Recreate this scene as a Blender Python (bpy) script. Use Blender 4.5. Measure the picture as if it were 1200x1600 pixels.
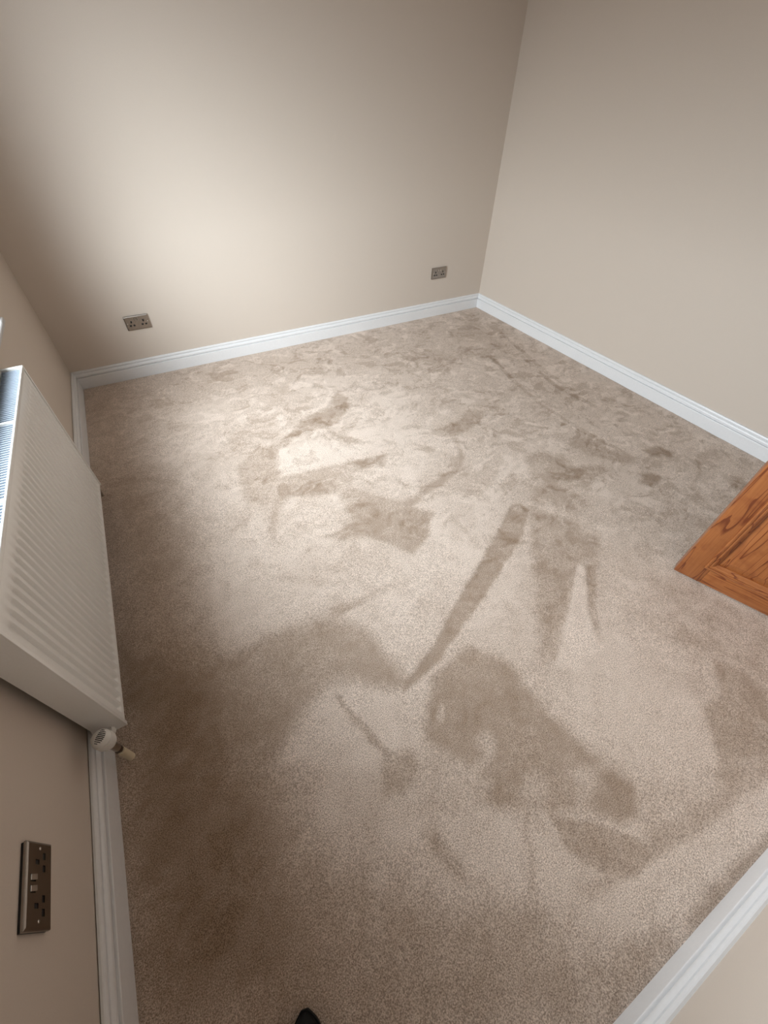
import bpy, bmesh, math, random
import numpy as np
from mathutils import Vector, Matrix

for o in list(bpy.data.objects):
    bpy.data.objects.remove(o)
SC = bpy.context.scene
COL = SC.collection
random.seed(4)

# ---------------------------------------------------------------- room size (metres)
W, D, H = 3.388, 3.646, 2.42          # left wall x=0, front wall y=0, back wall y=D
SKH, SKT = 0.113, 0.022               # skirting height above the carpet, thickness
WY0, WY1, WZ0, WZ1 = 1.10, 2.74, 0.722, 2.22   # window opening in the left wall
REV = 0.11                            # depth of the window reveal
DX0, DX1, DZ = 2.470, 3.250, 2.02     # doorway in the front wall

# ---------------------------------------------------------------- camera
cam_d = bpy.data.cameras.new('camera')
cam = bpy.data.objects.new('camera', cam_d)
COL.objects.link(cam)
cam_d.sensor_fit = 'HORIZONTAL'
cam_d.sensor_width = 36.0
cam_d.lens = 635.69 / 1200 * 36.0
cam_d.clip_start = 0.02
Rm = Matrix.Rotation(-0.51965, 3, 'Z') @ Matrix.Rotation(0.76502, 3, 'X') @ Matrix.Rotation(0.02057, 3, 'Z')
cam.matrix_world = Matrix.Translation((0.5760, 0.4514, 1.4398)) @ Rm.to_4x4()
SC.camera = cam

# ---------------------------------------------------------------- sky, daylight, exposure
SKY = 5.35
world = bpy.data.worlds.new('cloudy_sky')
SC.world = world
world.use_nodes = True
wn, wl = world.node_tree.nodes, world.node_tree.links
wn.clear()
wo = wn.new('ShaderNodeOutputWorld')
wb = wn.new('ShaderNodeBackground')
wt = wn.new('ShaderNodeTexCoord')
ws = wn.new('ShaderNodeSeparateXYZ')
wr = wn.new('ShaderNodeValToRGB')
wl.new(wt.outputs['Generated'], ws.inputs[0])
wl.new(ws.outputs['Z'], wr.inputs[0])
cr = wr.color_ramp
cr.elements[0].position = 0.0
cr.elements[0].color = (0.03, 0.03, 0.027, 1)      # ground and gardens
cr.elements[1].position = 0.03
cr.elements[1].color = (0.10, 0.12, 0.15, 1)
acc = wr.outputs[0]
# bright banks of thin cloud: (azimuth towards the window's left/right, elevation, brightness)
for az, el, amp in ((-75, 15, 1.267), (-75, 45, 2.061), (-45, 15, 2.28), (-45, 45, 2.315), (-15, 15, 0.17), (-15, 45, 1.95), (15, 15, 0.97), (45, 15, 4.87)):
    a_, e_ = math.radians(az), math.radians(el)
    wd = wn.new('ShaderNodeVectorMath'); wd.operation = 'DOT_PRODUCT'
    wd.inputs[1].default_value = (-math.cos(a_) * math.cos(e_), math.sin(a_) * math.cos(e_), math.sin(e_))
    wl.new(wt.outputs['Generated'], wd.inputs[0])
    m1 = wn.new('ShaderNodeMath'); m1.operation = 'MULTIPLY_ADD'
    wl.new(wd.outputs['Value'], m1.inputs[0]); m1.inputs[1].default_value = 7.0; m1.inputs[2].default_value = -7.0
    m2 = wn.new('ShaderNodeMath'); m2.operation = 'EXPONENT'; wl.new(m1.outputs[0], m2.inputs[0])
    wv = wn.new('ShaderNodeVectorMath'); wv.operation = 'SCALE'
    wv.inputs[0].default_value = (amp * 0.97, amp * 1.01, amp * 1.10)
    wl.new(m2.outputs[0], wv.inputs['Scale'])
    wa = wn.new('ShaderNodeVectorMath'); wa.operation = 'ADD'
    wl.new(acc, wa.inputs[0]); wl.new(wv.outputs[0], wa.inputs[1])
    acc = wa.outputs[0]
# nothing bright below the horizon
wh = wn.new('ShaderNodeMapRange'); wh.inputs['From Min'].default_value = -0.03; wh.inputs['From Max'].default_value = 0.02
wh.inputs['To Min'].default_value = 0.06
wl.new(ws.outputs['Z'], wh.inputs['Value'])
wv = wn.new('ShaderNodeVectorMath'); wv.operation = 'SCALE'
wl.new(acc, wv.inputs[0]); wl.new(wh.outputs[0], wv.inputs['Scale'])
wl.new(wv.outputs[0], wb.inputs['Color'])
wb.inputs['Strength'].default_value = SKY
wl.new(wb.outputs[0], wo.inputs[0])

# sampling helper for the daylight that enters through the window opening
pd = bpy.data.lights.new('window_portal', 'AREA')
pd.shape = 'RECTANGLE'
pd.size = WY1 - WY0
pd.size_y = WZ1 - WZ0
pd.cycles.is_portal = True
po = bpy.data.objects.new('window_portal', pd)
po.location = (0.0, (WY0 + WY1) / 2, (WZ0 + WZ1) / 2)
po.rotation_euler = Matrix(((0, 0, -1), (1, 0, 0), (0, 1, 0))).to_euler()   # -Z looks to +X
po.rotation_euler = (math.radians(90), 0, math.radians(-90))
COL.objects.link(po)

SC.view_settings.view_transform = 'Standard'
SC.view_settings.look = 'None'
SC.view_settings.gamma = 1.0
SC.view_settings.use_curve_mapping = False
SC.view_settings.exposure = 0.0

# ---------------------------------------------------------------- materials
def newmat(name):
    m = bpy.data.materials.new(name)
    m.use_nodes = True
    n, l = m.node_tree.nodes, m.node_tree.links
    return m, n, l, n['Principled BSDF']

def simple(name, col, rough=0.5, metal=0.0, bump=0.0, bscale=200.0, spec=0.5, coat=0.0):
    m, n, l, b = newmat(name)
    b.inputs['Roughness'].default_value = rough
    b.inputs['Metallic'].default_value = metal
    b.inputs['Specular IOR Level'].default_value = spec
    b.inputs['Coat Weight'].default_value = coat
    tc = n.new('ShaderNodeTexCoord')
    no = n.new('ShaderNodeTexNoise')
    no.inputs['Scale'].default_value = bscale
    no.inputs['Detail'].default_value = 3
    l.new(tc.outputs['Object'], no.inputs['Vector'])
    mx = n.new('ShaderNodeMix'); mx.data_type = 'RGBA'
    mx.inputs[6].default_value = (*[c * 0.96 for c in col], 1)
    mx.inputs[7].default_value = (*[min(1, c * 1.04) for c in col], 1)
    l.new(no.outputs['Fac'], mx.inputs[0])
    l.new(mx.outputs[2], b.inputs['Base Color'])
    if bump > 0:
        bp = n.new('ShaderNodeBump')
        bp.inputs['Strength'].default_value = bump
        bp.inputs['Distance'].default_value = 0.001
        l.new(no.outputs['Fac'], bp.inputs['Height'])
        l.new(bp.outputs[0], b.inputs['Normal'])
    return m

M_WALL = simple('warm_beige_emulsion', (0.62, 0.538, 0.462), 0.75, bump=0.12, bscale=350, spec=0.25)
M_CEIL = simple('white_ceiling_paint', (0.88, 0.86, 0.83), 0.85)
M_SKIRT = simple('white_satin_woodwork', (0.78, 0.775, 0.775), 0.32, bump=0.03, bscale=90)
M_RAD = simple('white_radiator_enamel', (0.84, 0.83, 0.80), 0.28, coat=0.3)
M_RADIN = simple('radiator_inner_enamel', (0.30, 0.33, 0.37), 0.35)
M_SLAT = simple('slat_sky_tint', (0.30, 0.35, 0.42), 0.4)  # slats darkened and blued: sky tint and shade put into the colour
M_UPVC = simple('white_window_plastic', (0.85, 0.86, 0.87), 0.3)
M_PLASTIC = simple('warm_white_plastic', (0.74, 0.72, 0.68), 0.38)
M_SLEEVE = simple('cream_pipe_sleeve', (0.72, 0.62, 0.44), 0.4)
M_BLACK = simple('black_plastic', (0.006, 0.006, 0.006), 0.5)
M_CHROME = simple('worn_chrome', (0.55, 0.50, 0.45), 0.28, metal=1.0)
M_SCREW = simple('bright_screw', (0.85, 0.83, 0.80), 0.25, metal=1.0)
M_ROCK = simple('polished_rocker', (0.62, 0.58, 0.53), 0.18, metal=1.0)
M_SHOE = simple('black_leather', (0.004, 0.004, 0.004), 0.6, bump=0.3, bscale=400, spec=0.2)
M_SOLE = simple('black_rubber', (0.004, 0.004, 0.004), 0.8, spec=0.2)
M_HANDLE = simple('brass_handle', (0.75, 0.55, 0.25), 0.25, metal=1.0)
M_HALL = simple('hall_carpet', (0.40, 0.33, 0.27), 0.95, bump=0.5, bscale=400)

def mat_steel():
    m, n, l, b = newmat('brushed_steel')
    b.inputs['Metallic'].default_value = 1.0
    tc = n.new('ShaderNodeTexCoord'); mp = n.new('ShaderNodeMapping')
    mp.inputs['Scale'].default_value = (30, 30, 2500)
    no = n.new('ShaderNodeTexNoise'); no.inputs['Scale'].default_value = 1.0
    no.inputs['Detail'].default_value = 2
    l.new(tc.outputs['Object'], mp.inputs[0]); l.new(mp.outputs[0], no.inputs['Vector'])
    mx = n.new('ShaderNodeMix'); mx.data_type = 'RGBA'
    mx.inputs[6].default_value = (0.27, 0.24, 0.21, 1)
    mx.inputs[7].default_value = (0.41, 0.37, 0.33, 1)
    l.new(no.outputs['Fac'], mx.inputs[0]); l.new(mx.outputs[2], b.inputs['Base Color'])
    b.inputs['Roughness'].default_value = 0.27
    b.inputs['Anisotropic'].default_value = 0.6
    bp = n.new('ShaderNodeBump'); bp.inputs['Strength'].default_value = 0.15
    bp.inputs['Distance'].default_value = 0.0005
    l.new(no.outputs['Fac'], bp.inputs['Height']); l.new(bp.outputs[0], b.inputs['Normal'])
    return m
M_STEEL = mat_steel()

def mat_pine(name, axis):
    """varnished orange pine, grain running along the given object axis"""
    m, n, l, b = newmat(name)
    tc = n.new('ShaderNodeTexCoord'); oi = n.new('ShaderNodeObjectInfo')
    off = n.new('ShaderNodeVectorMath'); off.operation = 'MULTIPLY_ADD'
    cb = n.new('ShaderNodeCombineXYZ')
    l.new(oi.outputs['Random'], cb.inputs[0]); l.new(oi.outputs['Random'], cb.inputs[2])
    l.new(cb.outputs[0], off.inputs[0]); off.inputs[1].default_value = (3, 3, 3)
    l.new(tc.outputs['Object'], off.inputs[2])
    mp = n.new('ShaderNodeMapping')
    s = [1.0, 1.0, 1.0]; s['xyz'.index(axis)] = 0.075
    mp.inputs['Scale'].default_value = s
    l.new(off.outputs[0], mp.inputs[0])
    n1 = n.new('ShaderNodeTexNoise'); n1.inputs['Scale'].default_value = 15
    n1.inputs['Detail'].default_value = 2.5; n1.inputs['Distortion'].default_value = 0.6
    l.new(mp.outputs[0], n1.inputs['Vector'])
    # growth rings = contour lines of the stretched noise
    mul = n.new('ShaderNodeMath'); mul.operation = 'MULTIPLY'; mul.inputs[1].default_value = 8
    l.new(n1.outputs['Fac'], mul.inputs[0])
    fr = n.new('ShaderNodeMath'); fr.operation = 'FRACT'; l.new(mul.outputs[0], fr.inputs[0])
    rp = n.new('ShaderNodeValToRGB')
    rp.color_ramp.elements[0].position = 0.0; rp.color_ramp.elements[0].color = (0.36, 0.125, 0.036, 1)
    rp.color_ramp.elements[1].position = 1.0; rp.color_ramp.elements[1].color = (0.17, 0.040, 0.010, 1)
    e = rp.color_ramp.elements.new(0.78); e.color = (0.38, 0.135, 0.040, 1)
    e = rp.color_ramp.elements.new(0.93); e.color = (0.165, 0.038, 0.010, 1)
    l.new(fr.outputs[0], rp.inputs[0])
    # fine fibres
    mp2 = n.new('ShaderNodeMapping'); s2 = [260.0, 260.0, 260.0]; s2['xyz'.index(axis)] = 7
    mp2.inputs['Scale'].default_value = s2; l.new(tc.outputs['Object'], mp2.inputs[0])
    n2 = n.new('ShaderNodeTexNoise'); n2.inputs['Scale'].default_value = 1.0; n2.inputs['Detail'].default_value = 3
    l.new(mp2.outputs[0], n2.inputs['Vector'])
    mx = n.new('ShaderNodeMix'); mx.data_type = 'RGBA'; mx.blend_type = 'MULTIPLY'
    mx.inputs[0].default_value = 0.5
    r2 = n.new('ShaderNodeValToRGB')
    r2.color_ramp.elements[0].position = 0.3; r2.color_ramp.elements[0].color = (0.62, 0.5, 0.42, 1)
    r2.color_ramp.elements[1].position = 0.65; r2.color_ramp.elements[1].color = (1, 1, 1, 1)
    l.new(n2.outputs['Fac'], r2.inputs[0])
    l.new(rp.outputs[0], mx.inputs[6]); l.new(r2.outputs[0], mx.inputs[7])
    # reddish stain blotches
    n3 = n.new('ShaderNodeTexNoise'); n3.inputs['Scale'].default_value = 16; n3.inputs['Detail'].default_value = 3
    l.new(off.outputs[0], n3.inputs['Vector'])
    r3 = n.new('ShaderNodeValToRGB')
    r3.color_ramp.elements[0].position = 0.5; r3.color_ramp.elements[0].color = (0, 0, 0, 1)
    r3.color_ramp.elements[1].position = 0.72; r3.color_ramp.elements[1].color = (0.6, 0.6, 0.6, 1)
    l.new(n3.outputs['Fac'], r3.inputs[0])
    m3 = n.new('ShaderNodeMix'); m3.data_type = 'RGBA'
    l.new(r3.outputs[0], m3.inputs[0]); l.new(mx.outputs[2], m3.inputs[6])
    m3.inputs[7].default_value = (0.17, 0.036, 0.010, 1)
    l.new(m3.outputs[2], b.inputs['Base Color'])
    b.inputs['Roughness'].default_value = 0.34
    b.inputs['Coat Weight'].default_value = 0.25
    b.inputs['Coat Roughness'].default_value = 0.25
    bp = n.new('ShaderNodeBump'); bp.inputs['Strength'].default_value = 0.15; bp.inputs['Distance'].default_value = 0.0006
    l.new(n2.outputs['Fac'], bp.inputs['Height']); l.new(bp.outputs[0], b.inputs['Normal'])
    return m
M_PINE_Z = mat_pine('varnished_pine_upright', 'z')
M_PINE_X = mat_pine('varnished_pine_crosswise', 'x')

def mat_carpet():
    m, n, l, b = newmat('beige_twist_carpet')
    at = n.new('ShaderNodeAttribute'); at.attribute_name = 'pile'
    tc = n.new('ShaderNodeTexCoord')
    base = n.new('ShaderNodeMix'); base.data_type = 'RGBA'
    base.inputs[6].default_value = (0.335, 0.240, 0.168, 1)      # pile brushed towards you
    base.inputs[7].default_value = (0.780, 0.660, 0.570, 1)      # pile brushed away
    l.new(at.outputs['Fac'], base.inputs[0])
    # tufts
    vo = n.new('ShaderNodeTexNoise'); vo.inputs['Scale'].default_value = 330
    vo.inputs['Detail'].default_value = 3; vo.inputs['Roughness'].default_value = 0.6
    l.new(tc.outputs['Object'], vo.inputs['Vector'])
    rp = n.new('ShaderNodeValToRGB')
    rp.color_ramp.elements[0].position = 0.37; rp.color_ramp.elements[0].color = (0.48, 0.44, 0.41, 1)
    rp.color_ramp.elements[1].position = 0.64; rp.color_ramp.elements[1].color = (1.38, 1.38, 1.38, 1)
    l.new(vo.outputs['Fac'], rp.inputs[0])
    mx = n.new('ShaderNodeMix'); mx.data_type = 'RGBA'; mx.blend_type = 'MULTIPLY'; mx.inputs[0].default_value = 0.85
    l.new(base.outputs[2], mx.inputs[6]); l.new(rp.outputs[0], mx.inputs[7])
    l.new(mx.outputs[2], b.inputs['Base Color'])
    b.inputs['Roughness'].default_value = 1.0
    b.inputs['Specular IOR Level'].default_value = 0.05
    b.inputs['Sheen Weight'].default_value = 0.15
    b.inputs['Sheen Roughness'].default_value = 0.5
    ve = n.new('ShaderNodeTexVoronoi'); ve.inputs['Scale'].default_value = 260
    l.new(tc.outputs['Object'], ve.inputs['Vector'])
    bp = n.new('ShaderNodeBump'); bp.inputs['Strength'].default_value = 0.55; bp.inputs['Distance'].default_value = 0.003
    l.new(vo.outputs['Fac'], bp.inputs['Height'])
    bp2 = n.new('ShaderNodeBump'); bp2.inputs['Strength'].default_value = 0.35; bp2.inputs['Distance'].default_value = 0.003
    bp2.invert = True
    l.new(ve.outputs['Distance'], bp2.inputs['Height']); l.new(bp.outputs[0], bp2.inputs['Normal'])
    l.new(bp2.outputs[0], b.inputs['Normal'])
    return m
M_CARPET = mat_carpet()

def mat_glass():
    m, n, l, b = newmat('window_glass')
    n.remove(b)
    out = n['Material Output']
    tr = n.new('ShaderNodeBsdfTransparent'); tr.inputs[0].default_value = (0.94, 0.97, 0.96, 1)
    gl = n.new('ShaderNodeBsdfGlossy'); gl.inputs['Roughness'].default_value = 0.01
    # Schlick reflectance, the same from both sides of the thin pane
    ge = n.new('ShaderNodeNewGeometry')
    dt = n.new('ShaderNodeVectorMath'); dt.operation = 'DOT_PRODUCT'
    l.new(ge.outputs['Normal'], dt.inputs[0]); l.new(ge.outputs['Incoming'], dt.inputs[1])
    ab = n.new('ShaderNodeMath'); ab.operation = 'ABSOLUTE'; l.new(dt.outputs['Value'], ab.inputs[0])
    om = n.new('ShaderNodeMath'); om.operation = 'SUBTRACT'; om.inputs[0].default_value = 1.0; l.new(ab.outputs[0], om.inputs[1])
    pw = n.new('ShaderNodeMath'); pw.operation = 'POWER'; l.new(om.outputs[0], pw.inputs[0]); pw.inputs[1].default_value = 5.0
    fr = n.new('ShaderNodeMath'); fr.operation = 'MULTIPLY_ADD'; l.new(pw.outputs[0], fr.inputs[0]); fr.inputs[1].default_value = 0.96; fr.inputs[2].default_value = 0.04
    mx = n.new('ShaderNodeMixShader')
    l.new(fr.outputs[0], mx.inputs[0]); l.new(tr.outputs[0], mx.inputs[1]); l.new(gl.outputs[0], mx.inputs[2])
    l.new(mx.outputs[0], out.inputs[0])
    return m
M_GLASS = mat_glass()

# ---------------------------------------------------------------- helpers
def add_box(bm, lo, hi, bev=0.0, seg=2):
    g = bmesh.ops.create_cube(bm, size=1.0)
    vs = g['verts']
    for v in vs:
        v.co = Vector([lo[i] + (v.co[i] + 0.5) * (hi[i] - lo[i]) for i in range(3)])
    if bev > 0:
        es = list({e for v in vs for e in v.link_edges})
        bmesh.ops.bevel(bm, geom=es, offset=bev, segments=seg, profile=0.5, affect='EDGES')
    return vs

def add_cyl(bm, p0, p1, r0, r1=None, seg=28, caps=True):
    p0, p1 = Vector(p0), Vector(p1)
    r1 = r0 if r1 is None else r1
    d = p1 - p0
    q = Vector((0, 0, 1)).rotation_difference(d.normalized()).to_matrix().to_4x4()
    bmesh.ops.create_cone(bm, cap_ends=caps, segments=seg, radius1=r0, radius2=r1, depth=d.length,
                          matrix=Matrix.Translation((p0 + p1) / 2) @ q)

def add_lathe(bm, prof, centre=(0, 0, 0), seg=40, axis=None):
    """prof = [(r, h)...] turned about an axis through centre"""
    q = Matrix.Identity(3) if axis is None else Vector((0, 0, 1)).rotation_difference(Vector(axis).normalized()).to_matrix()
    c = Vector(centre); rings = []
    for r, h in prof:
        rings.append([bm.verts.new(c + q @ Vector((r * math.cos(2 * math.pi * k / seg), r * math.sin(2 * math.pi * k / seg), h))) for k in range(seg)])
    for a, b in zip(rings, rings[1:]):
        for k in range(seg):
            bm.faces.new((a[k], a[(k + 1) % seg], b[(k + 1) % seg], b[k]))
    bm.faces.new(list(reversed(rings[0]))); bm.faces.new(rings[-1])

def obj(name, bm, mat, parent=None, smooth=False, label=None):
    bmesh.ops.recalc_face_normals(bm, faces=bm.faces)
    me = bpy.data.meshes.new(name)
    bm.to_mesh(me); bm.free()
    if smooth:
        for p in me.polygons: p.use_smooth = True
        me.set_sharp_from_angle(angle=math.radians(38))
    me.materials.append(mat)
    o = bpy.data.objects.new(name, me)
    COL.objects.link(o)
    if parent: o.parent = parent
    if label: o['label'] = label
    return o

def empty(name, loc=(0, 0, 0), rotz=0.0, parent=None):
    o = bpy.data.objects.new(name, None)
    o.empty_display_size = 0.05
    COL.objects.link(o)
    o.location = loc; o.rotation_euler = (0, 0, rotz)
    if parent: o.parent = parent
    return o

def tag(o, label=None, cat=None, group=None, kind=None):
    if label: o['label'] = label
    if cat: o['category'] = cat
    if group: o['group'] = group
    if kind: o['kind'] = kind
    return o

def boxes(name, lst, mat, parent=None, bev=0.0, label=None):
    bm = bmesh.new()
    for lo, hi in lst: add_box(bm, lo, hi, bev)
    return obj(name, bm, mat, parent, smooth=bev > 0, label=label)

# ---------------------------------------------------------------- walls, ceiling
T = 0.12
tag(boxes('wall_left', [((-REV - 0.035, -T, -0.02), (0, WY0, H)), ((-REV - 0.035, WY1, -0.02), (0, D + T, H)),
                        ((-REV - 0.035, WY0, -0.02), (0, WY1, WZ0)), ((-REV - 0.035, WY0, WZ1), (0, WY1, H))], M_WALL),
    'beige painted wall behind the white radiator', 'wall', kind='structure')
tag(boxes('wall_back', [((0, D, -0.02), (W, D + T, H))], M_WALL),
    'beige painted far wall with two metal sockets', 'wall', kind='structure')
tag(boxes('wall_right', [((W, -T, -0.02), (W + T, D + T, H))], M_WALL),
    'plain beige painted wall on the right without sockets', 'wall', kind='structure')
tag(boxes('wall_front', [((0, -T, -0.02), (DX0, 0, H)), ((DX1, -T, -0.02), (W, 0, H)), ((DX0, -T, DZ), (DX1, 0, H))], M_WALL),
    'beige painted wall above the near skirting board in the lower right corner', 'wall', kind='structure')
tag(boxes('ceiling', [((-REV, -T, H), (W + T, D + T, H + 0.1))], M_CEIL),
    'white ceiling over the room', 'ceiling', kind='structure')
# hall beyond the doorway
HX0, HX1, HY = 2.1, 3.7, -1.25
tag(boxes('floor_hall', [((HX0, HY, -0.03), (HX1, 0.0, -0.004))], M_HALL), 'hall floor beyond the doorway', 'floor', kind='structure')
tag(boxes('wall_hall', [((HX0 - 0.1, HY, 0), (HX0, -T, H)), ((HX1, HY, 0), (HX1 + 0.1, -T, H)), ((HX0 - 0.1, HY - 0.1, 0), (HX1 + 0.1, HY, H)),
                        ((W + T, -T, 0), (HX1 + 0.1, -T + 0.05, H))], M_WALL), 'hall walls beyond the doorway', 'wall', kind='structure')
tag(boxes('ceiling_hall', [((HX0 - 0.1, HY - 0.1, H), (HX1 + 0.1, -T, H + 0.1))], M_CEIL), 'hall ceiling beyond the doorway', 'ceiling', kind='structure')

# ---------------------------------------------------------------- skirting boards
# profile: (thickness from wall, height)
PROF = [(0.0, -0.006), (SKT, -0.006), (SKT, 0.0675), (SKT - 0.0010, 0.0695), (SKT - 0.0030, 0.0705), (SKT - 0.0080, 0.0708),
        (SKT - 0.0115, 0.0712), (SKT - 0.0118, 0.0745), (SKT - 0.0090, 0.0752), (SKT - 0.0052, 0.0765), (SKT - 0.0045, 0.0800),
        (SKT - 0.0050, 0.0860), (SKT - 0.0075, 0.0915), (SKT - 0.0105, 0.0950), (SKT - 0.0150, 0.0965), (SKT - 0.0155, 0.0990),
        (SKT - 0.0118, 0.0998), (SKT - 0.0108, 0.1030), (SKT - 0.0115, 0.1075), (SKT - 0.0135, 0.1110), (SKT - 0.0165, SKH), (0.0, SKH)]

def skirting(name, p0, p1, nrm, mit0, mit1, label, offset=0.0, prof=PROF):
    """extrude the moulding from p0 to p1 against a wall whose inward normal is nrm; mitred ends"""
    p0, p1, nrm = Vector(p0), Vector(p1), Vector(nrm)
    d = (p1 - p0).normalized()
    bm = bmesh.new(); rows = []
    for P, s in ((p0, mit0), (p1, -mit1)):
        rows.append([bm.verts.new(P + nrm * (t + offset) + Vector((0, 0, h)) + d * (s * (t + offset))) for t, h in prof])
    N = len(prof)
    for k in range(N):
        bm.faces.new((rows[0][k], rows[0][(k + 1) % N], rows[1][(k + 1) % N], rows[1][k]))
    bm.faces.new(rows[0]); bm.faces.new(list(reversed(rows[1])))
    o = obj(name, bm, M_SKIRT, smooth=False)
    for p in o.data.polygons: p.use_smooth = True
    o.data.set_sharp_from_angle(angle=math.radians(25))
    return tag(o, label, 'skirting board', kind='structure')

skirting('baseboard_left', (0, 0, 0), (0, D, 0), (1, 0, 0), 1, 1, 'white moulded skirting board running under the radiator', 0.0025)
skirting('baseboard_back', (0, D, 0), (W, D, 0), (0, -1, 0), 1, 1, 'white moulded skirting board below the two far sockets')
skirting('baseboard_right', (W, 0, 0), (W, D, 0), (-1, 0, 0), 1, 1, 'white moulded skirting board along the plain right wall')
skirting('baseboard_front', (0, 0, 0), (DX0 - 0.07, 0, 0), (0, 1, 0), 1, 0, 'white moulded skirting board in the lower right corner')
skirting('baseboard_front', (DX1 + 0.07, 0, 0), (W, 0, 0), (0, 1, 0), 0, 1, 'short white skirting board between doorway and right wall')

# door lining and architrave
bm = bmesh.new()
for lo, hi in [((DX0 - 0.07, 0, -0.004), (DX0, 0.016, DZ + 0.07)), ((DX1, 0, -0.004), (DX1 + 0.07, 0.016, DZ + 0.07)), ((DX0, 0, DZ), (DX1, 0.016, DZ + 0.07)),
               ((DX0 - 0.001, -T, -0.004), (DX0 + 0.008, 0.0, DZ)), ((DX1 - 0.008, -T, -0.004), (DX1 + 0.001, 0.0, DZ)), ((DX0, -T, DZ - 0.008), (DX1, 0.0, DZ + 0.001))]:
    add_box(bm, lo, hi, 0.002)
tag(obj('trim_1', bm, M_SKIRT, smooth=True), 'white painted door frame around the doorway', 'door frame', kind='structure')

# ---------------------------------------------------------------- window
win = tag(empty('window_1', (-REV, (WY0 + WY1) / 2, WZ0)), 'white framed window above the radiator', 'window', kind='structure')
def wbox(name, lst, mat, parent, bev=0.003):
    L = win.location
    return boxes(name, [(tuple(lo[i] - L[i] for i in range(3)), tuple(hi[i] - L[i] for i in range(3))) for lo, hi in lst], mat, parent, bev)
fx0, fx1 = -REV - 0.03, -REV + 0.025
fw = 0.045
ym = WY0 + 0.70
fr = wbox('window_frame', [((fx0, WY0, WZ0), (fx1, WY0 + fw, WZ1)), ((fx0, WY1 - fw, WZ0), (fx1, WY1, WZ1)),
                      ((fx0, WY0 + fw, WZ0), (fx1, WY1 - fw, WZ0 + fw)), ((fx0, WY0 + fw, WZ1 - fw), (fx1, WY1 - fw, WZ1)),
                      ((fx0 + 0.002, ym - 0.03, WZ0 + fw), (fx1 - 0.002, ym + 0.03, WZ1 - fw))], M_UPVC, win)
sx0, sx1 = -REV + 0.0, -REV + 0.035
sw = 0.04
def sash(y0, y1):
    s = wbox('sash', [((sx0, y0, WZ0 + fw - 0.01), (sx1, y0 + sw, WZ1 - fw + 0.01)), ((sx0, y1 - sw, WZ0 + fw - 0.01), (sx1, y1, WZ1 - fw + 0.01)),
                      ((sx0, y0 + sw, WZ0 + fw - 0.01), (sx1, y1 - sw, WZ0 + fw - 0.01 + sw)), ((sx0, y0 + sw, WZ1 - fw + 0.01 - sw), (sx1, y1 - sw, WZ1 - fw + 0.01))], M_UPVC, win)
    wbox('pane', [((sx0 + 0.015, y0 + sw - 0.005, WZ0 + fw + sw - 0.015), (sx0 + 0.019, y1 - sw + 0.005, WZ1 - fw - sw + 0.015))], M_GLASS, s, 0)
sash(WY0 + fw - 0.01, ym - 0.02)
wbox('pane', [((-REV, ym + 0.028, WZ0 + fw - 0.002), (-REV + 0.004, WY1 - fw + 0.002, WZ1 - fw + 0.002))], M_GLASS, win, 0)
wbox('window_handle', [((sx1, ym - 0.055, 1.35), (sx1 + 0.012, ym - 0.03, 1.42)), ((sx1 + 0.012, ym - 0.052, 1.30), (sx1 + 0.024, ym - 0.034, 1.42))], M_UPVC, win, 0.003)

# sill board: rounded front edge with horns past both jambs
bm = bmesh.new()
ys0, ys1 = WY0 - 0.07, WY1 + 0.07
prof = [(-REV + 0.035, WZ0)] + [(0.028 + 0.011 * math.sin(a), WZ0 + 0.011 - 0.011 * math.cos(a)) for a in [math.pi * k / 8 for k in range(9)]] + [(-REV + 0.035, WZ0 + 0.022)]
rows = [[bm.verts.new((x, y, z)) for x, z in prof] for y in (WY0, WY1)]
for k in range(len(prof)):
    k2 = (k + 1) % len(prof)
    bm.faces.new((rows[0][k], rows[0][k2], rows[1][k2], rows[1][k]))
bm.faces.new(rows[0]); bm.faces.new(list(reversed(rows[1])))
add_box(bm, (0.0, ys0, WZ0), (0.036, WY0 + 0.001, WZ0 + 0.022), 0.008, 3)
add_box(bm, (0.0, WY1 - 0.001, WZ0), (0.036, ys1, WZ0 + 0.022), 0.008, 3)
tag(obj('trim_2', bm, simple('dull_white_gloss', (0.52, 0.50, 0.48), 0.5), smooth=True), 'white window board above the radiator', 'window board', kind='structure')

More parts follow.
